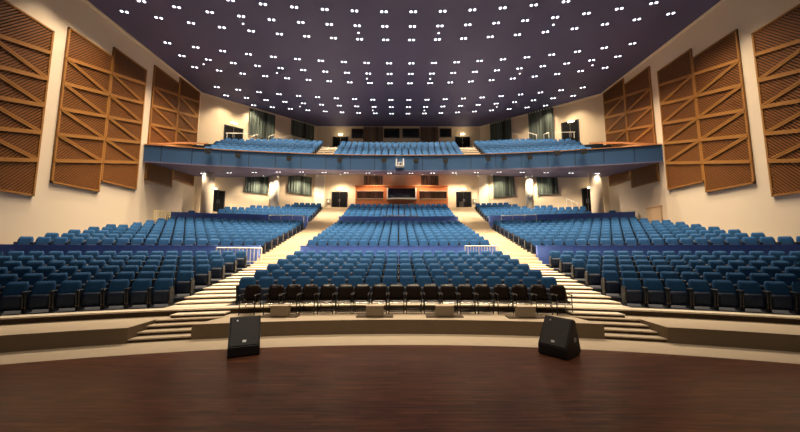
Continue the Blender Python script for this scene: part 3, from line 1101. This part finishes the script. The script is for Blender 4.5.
for k, hh in enumerate(holes):
    b = MB(); x0, x1, z0, z1 = bx(hh[0]), bx(hh[2]), bz(hh[3]), bz(hh[1]); t = 0.07
    if k == 1: 
        b.box(x0 - 0.12, x0, -0.1, 0, z0 - 0.12, z1); b.box(x1, x1 + 0.12, -0.1, 0, z0 - 0.12, z1); b.box(x0 - 0.12, x1 + 0.12, -0.1, 0, z0 - 0.14, z0)
        b.build('opening_frame', M['rail'], r)
    else:
        b.box(x0, x1, -0.03, 0, z0 - t, z0); b.box(x0, x1, -0.03, 0, z1, z1 + t); b.build('opening_frame', M['tan'], r)
    b = MB(); b.box(x0, x1, 0.3, 0.34, z0, z1); b.build('booth_glass', M['glass'] if k == 1 else M['drape'], r)
tag(r, 'orange-brown timber control booth with three openings under the balcony', 'control booth')

# round columns and pilasters
for (s_, px, nm) in ((-1, 207, 'left'), (1, 597, 'right')):
    p = on_y(px, 200, 25.8)
    b = MB(); z0 = 3.0; z1 = soffit_z(25.75, p.x) + 0.03
    b.tube((0, 0, z0), (0, 0, z1), 0.44, 24)
    o = b.build('column', M['wall'], smooth=False); o.location = (p.x, 25.8, 0)
    me = o.data
    for f in me.polygons: f.use_smooth = abs(f.normal.z) < 0.5
    struct(o)
pk = 0
for (a, c_) in ((269, 276.5), (315, 324), (479, 488), (526.5, 534.5)):
    o_, w, h, ang = rear_rect(a, 178, c_, 206, 0.25)
    if pk in (1, 2):
        zt = soffit_z(o_.y, o_.x) - o_.z + 0.02
        b = MB(); b.box(0, w, -0.1, 0.25, -0.6, zt); o = b.build('pilaster', M['pale']); o.location = o_; o.rotation_euler = (0, 0, ang)
    else:
        q_ = o_ + Vector((math.cos(ang), math.sin(ang), 0)) * (w / 2) + Vector((math.sin(ang), -math.cos(ang), 0)) * 0.35
        zt = soffit_z(q_.y, q_.x) - q_.z + 0.02
        b = MB(); b.tube((0, 0, -0.6), (0, 0, zt), w / 2 + 0.03, 24); o = b.build('column', M['pale']); o.location = q_
        for f in o.data.polygons: f.use_smooth = abs(f.normal.z) < 0.5
    struct(o)
    nn = Vector((math.sin(ang), -math.cos(ang), 0))
    c0 = o_ + Vector((math.cos(ang), math.sin(ang), 0)) * (w / 2) + nn * 1.1
    root = empty('uplight_lamp', (c0.x, c0.y, soffit_z(c0.y, c0.x)))
    b = MB(); b.tube((0, 0, -0.16), (0, 0, 0.02), 0.07, 10); b.build('lamp_housing', M['white'], root)
    b = MB(); b.tube((0, 0, -0.17), (0, 0, -0.16), 0.055, 10); b.build('lamp_bulb', M['warm'], root)
    root.name = 'accent_lamp'
    tag(root, 'small white lamp in front of the %s bright column from the left, under the balcony' % NUM[pk], 'lamp', 'lamps above the pilasters')
    pk += 1
    spot_light((c0.x, c0.y, soffit_z(c0.y, c0.x) - 0.2), 120, (1, 0.87, 0.66), 1.5)


def door_lamp(px, py, label, power=18, size=1.0):
    A, nn = wall_frame(px)
    p = on_plane(px, py, A + nn * 0.12, nn)
    r = empty('door_lamp', p, math.atan2(-nn.x * -1, -nn.y) if False else math.atan2(nn.x, -nn.y))
    b = MB(); b.box(-0.28, 0.28, -0.03, 0.12, -0.05, 0.08, bev=0.01); b.build('lamp_housing', M['white'], r)
    b = MB(); b.box(-0.25, 0.25, -0.06, -0.03, -0.05, 0.07); b.build('diffuser', M['warm'], r)
    tag(r, label, 'lamp', 'small lit lamps over the doors')
    l = bpy.data.lights.new('door_lamp_light', 'POINT'); l.energy = power; l.color = (1, 0.82, 0.5); l.shadow_soft_size = 0.1
    o = bpy.data.objects.new('door_light', l); C.objects.link(o); q = p + nn * 0.35; o.location = q + Vector((0, 0, 0.0))
door_lamp(339.5, 189.6, 'small lit lamp over the door left of the control booth')
door_lamp(463.5, 189.6, 'small lit lamp over the door right of the control booth')
door_lamp(340.5, 134.8, 'small lit lamp over the rear balcony door left of centre', 12)
door_lamp(462.5, 134.4, 'small lit lamp over the rear balcony door right of centre', 12)
door_lamp(234, 123.5, 'small lit lamp over the balcony door by the left side wall', 15)
door_lamp(571, 121.8, 'small lit lamp over the balcony door by the right side wall', 15)
door_lamp(213.5, 188.6, 'small lit lamp over the doorway by the left round column', 12)
door_lamp(591, 187.6, 'small lit lamp over the doorway by the right round column', 12)

# small signs by the doors
for px, nm in ((328.7, 'left'), (474.3, 'right')):
    o_, w, h, ang = rear_rect(px - 1.7, 199, px + 1.7, 203.5, 0.0)
    r = empty('wall_cabinet', o_, ang)
    b = MB(); b.box(0, w, -0.12, 0, 0, h, bev=0.01); b.build('cabinet_body', M['face'], r)
    b = MB(); b.box(0.08, w - 0.08, -0.14, -0.12, 0.08, h - 0.08); b.build('cabinet_door', M['rail'], r)
    tag(r, 'small framed cabinet on the rear wall beside the %s booth-side door' % nm, 'cabinet')
# small black speaker beside the right aisle top
p = on_y(461.7, 214, 32.5)
r = empty('small_speaker', (p.x + 0.1, 32.9, 6.55))
b = MB(); b.box(-0.2, 0.2, -0.18, 0.18, 0, 0.62, bev=0.02); b.build('speaker_box', M['black'], r)
b = MB(); b.box(-0.16, 0.16, -0.2, -0.18, 0.05, 0.57); b.build('speaker_mesh', M['grille'], r)
tag(r, 'small black loudspeaker at the head of the right aisle by the door', 'loudspeaker')

# ------------------------------------------------------------------ railings
def bar_rail(name, pts, z0, z1, m, label, n_bars, r_=0.03, top2=True):
    root = empty(name, (pts[0][0], pts[0][1], z0))
    O = Vector((pts[0][0], pts[0][1], z0))
    b = MB()
    P = [Vector((x, y, z1)) - O for x, y in pts]
    for p_, q_ in zip(P, P[1:]): b.tube(p_, q_, r_)
    b.build('top_rail', m, root)
    if top2:
        b = MB(); dz = Vector((0, 0, -(z1 - z0) * 0.86))
        for p_, q_ in zip(P, P[1:]): b.tube(p_ + dz, q_ + dz, r_ * 0.7)
        b.build('lower_rail', m, root)
    L = [(q_ - p_).length for p_, q_ in zip(P, P[1:])]; tot = sum(L)
    b = MB()
    for k in range(n_bars + 1):
        d = tot * k / n_bars; i = 0
        while i < len(L) - 1 and d > L[i]: d -= L[i]; i += 1
        p_ = P[i].lerp(P[i + 1], min(1, d / L[i]))
        if k in (0, n_bars):
            pb = MB(); pb.tube(p_ + Vector((0, 0, -(z1 - z0))), p_, r_ * 1.15); pb.build('post', m, root)
        else: b.tube(p_ + Vector((0, 0, -(z1 - z0))), p_, r_ * 0.7)
    b.build('baluster', m, root)
    tag(root, label, 'railing')
    return root
def arcpts(R, xa, xb, n_=6, c=AC): return [(xa + (xb - xa) * i / n_, arc_y(xa + (xb - xa) * i / n_, R, c)) for i in range(n_ + 1)]
xr = on_y(259, 250, 15.6).x
bar_rail('guard_rail', arcpts(RA - 0.35, xr - 1.95, xr), 1.50, 2.27, M['rail'], 'white barred guard rail in front of the left blue low wall', 12)
xr = on_y(464, 250, 16.8).x; xr2 = on_y(498, 250, 16.8).x
bar_rail('guard_rail', arcpts(RA - 0.30, xr, xr2 - 0.15), 1.50, 2.37, M['rail'], 'white barred guard rail along the right end of the centre low wall', 12)
xr = on_y(305, 220, 26.3).x
bar_rail('guard_rail', arcpts(RB - 0.3, xr - 2.6, xr), 3.95, 4.93, M['rail'], 'thin white rail before the upper left blue wall at the aisle', 3, 0.02)
xr = on_y(499.5, 220, 26.3).x
bar_rail('guard_rail', arcpts(RB - 0.3, xr, xr + 2.6), 3.95, 4.93, M['rail'], 'thin white rail before the upper right blue wall at the aisle', 3, 0.02)
p = on_x(163, 215, -16.4)
bar_rail('guard_rail', [(-16.4, on_x(154.5, 212, -16.4).y), (-15.9, on_x(154.5, 212, -16.4).y + 0.75)], on_x(154.5, 220, -16.4).z, on_x(154.5, 210.5, -16.4).z, M['brass'], 'pale yellow barred rail against the left wall beyond the seats', 7)
p1 = on_x(639, 214, 16.6); p2 = on_x(659, 214, 16.6)
r = empty('side_partition', (16.45, p1.y, p1.z - 0.6))
b = MB()
ya, yb = sorted((on_x(644, 208, 16.6).y, on_x(658, 208, 16.6).y)); za = on_x(644, 208.5, 16.6).z; zb = on_x(658, 209, 16.6).z
b = MB(); b.box(0.3, 0.42, ya - p1.y, yb - p1.y, 0, za - (p1.z - 0.6)); b.build('panel', mat('partition_wood', (0.42, 0.28, 0.16), 0.6), r)
b = MB(); b.box(0.28, 0.44, ya - p1.y - 0.03, yb - p1.y + 0.03, za - (p1.z - 0.6), za - (p1.z - 0.6) + 0.05); b.build('coping', M['copper'], r)
tag(r, 'short tan partition against the right wall at the end of the seat rows', 'partition')
# inclined handrail, right rear
A, nn = wall_frame(571); a = on_plane(566, 198.5, A + nn * 0.3, nn); c_ = on_plane(577.5, 203.5, A + nn * 0.3, nn)
r = empty('hand_rail', a)
b = MB(); b.tube((0, 0, 0), c_ - a, 0.035); b.build('top_rail', M['rail'], r)
for t in (0.03, 0.5, 0.97):
    b = MB(); q = (c_ - a) * t; b.tube(q, q + Vector((0, 0, -1.2)), 0.03); b.build('post', M['rail'], r)
tag(r, 'sloping pale handrail under the balcony on the right side', 'railing')
# balcony aisle handrails
hr = [(226, 133, 249, 133.5), (251, 136.8, 258, 134.5), (268, 136.8, 274.5, 134.3), (280, 138, 292, 134.8), (554, 132.5, 575, 132), (543.5, 134.5, 549, 132.5), (528, 132.5, 537, 135), (512, 132.5, 519, 135)]
for k, (x0, y0, x1, y1) in enumerate(hr):
    A, nn = wall_frame((x0 + x1) / 2)
    a = on_plane(x0, y0, A + nn * 0.35, nn); c_ = on_plane(x1, y1, A + nn * 0.35, nn)
    r = empty('hand_rail', a)
    b = MB(); b.tube((0, 0, 0), c_ - a, 0.035); b.build('top_rail', M['rail'], r)
    for t in (0.05, 0.95):
        b = MB(); q = (c_ - a) * t; b.tube(q, q + Vector((0, 0, -0.55)), 0.022); b.build('post', M['rail'], r)
    side = 'left' if x0 < 400 else 'right'
    lab = ['in front of the %s door' % side, '%s from the %s door' % (NUM[0 if k in (1, 5) else 1 if k in (2, 6) else 2], side)][0 if k in (0, 4) else 1]
    tag(r, 'white handrail at the back of the balcony, ' + lab, 'railing', 'handrails at the back of the balcony')

# sound desk behind the upper centre low wall
r = empty('sound_desk', (-0.1, 27.55, 4.45))
b = MB(); b.box(-0.75, 0.75, -0.25, 0.25, 0.62, 0.70); b.build('desk_top', M['white'], r)
for s_ in (-1, 1):
    b = MB(); b.box(s_ * 0.7 - 0.03, s_ * 0.7 + 0.03, -0.2, 0.2, 0, 0.62); b.build('side_panel', M['black'], r)
b = MB(); b.box(-1.3, -0.85, -0.2, 0.2, 0, 0.66); b.box(0.95, 1.9, -0.2, 0.2, 0, 0.66); b.build('equipment_rack', M['grey'], r)
tag(r, 'white topped sound desk in the middle of the upper centre rows', 'desk')

# ------------------------------------------------------------------ light and view
# house lamps over the front seats and spots added to brighten the stage (both above the frame)
for (D, p_) in ((6.5, 1400), (9.5, 1400), (12.5, 1400)):
    for x in (-4.5, -1.5, 1.5, 4.5):
        spot_light((x, D, ZC - 0.3), p_, WARM, 1.25, 1.0, tilt=(0.42, 0))
for x in (-6, -2, 2, 6):
    spot_light((x, 1.0, 11.0), 760, (1, 0.86, 0.7), 1.8, 1.0)
wd = bpy.data.worlds.new('world'); S.world = wd; wd.use_nodes = True
wd.node_tree.nodes['Background'].inputs[0].default_value = (1.0, 0.78, 0.62, 1)
wd.node_tree.nodes['Background'].inputs[1].default_value = 0.05
S.view_settings.view_transform = 'Standard'
S.view_settings.look = 'None'
S.view_settings.gamma = 1.0
S.view_settings.use_curve_mapping = False
S.view_settings.exposure = 0.0
try:
    S.cycles.use_denoising = True
    S.cycles.denoiser = 'OPENIMAGEDENOISE'
    S.cycles.sample_clamp_indirect = 6.0
    S.cycles.use_light_tree = True
except Exception:
    pass
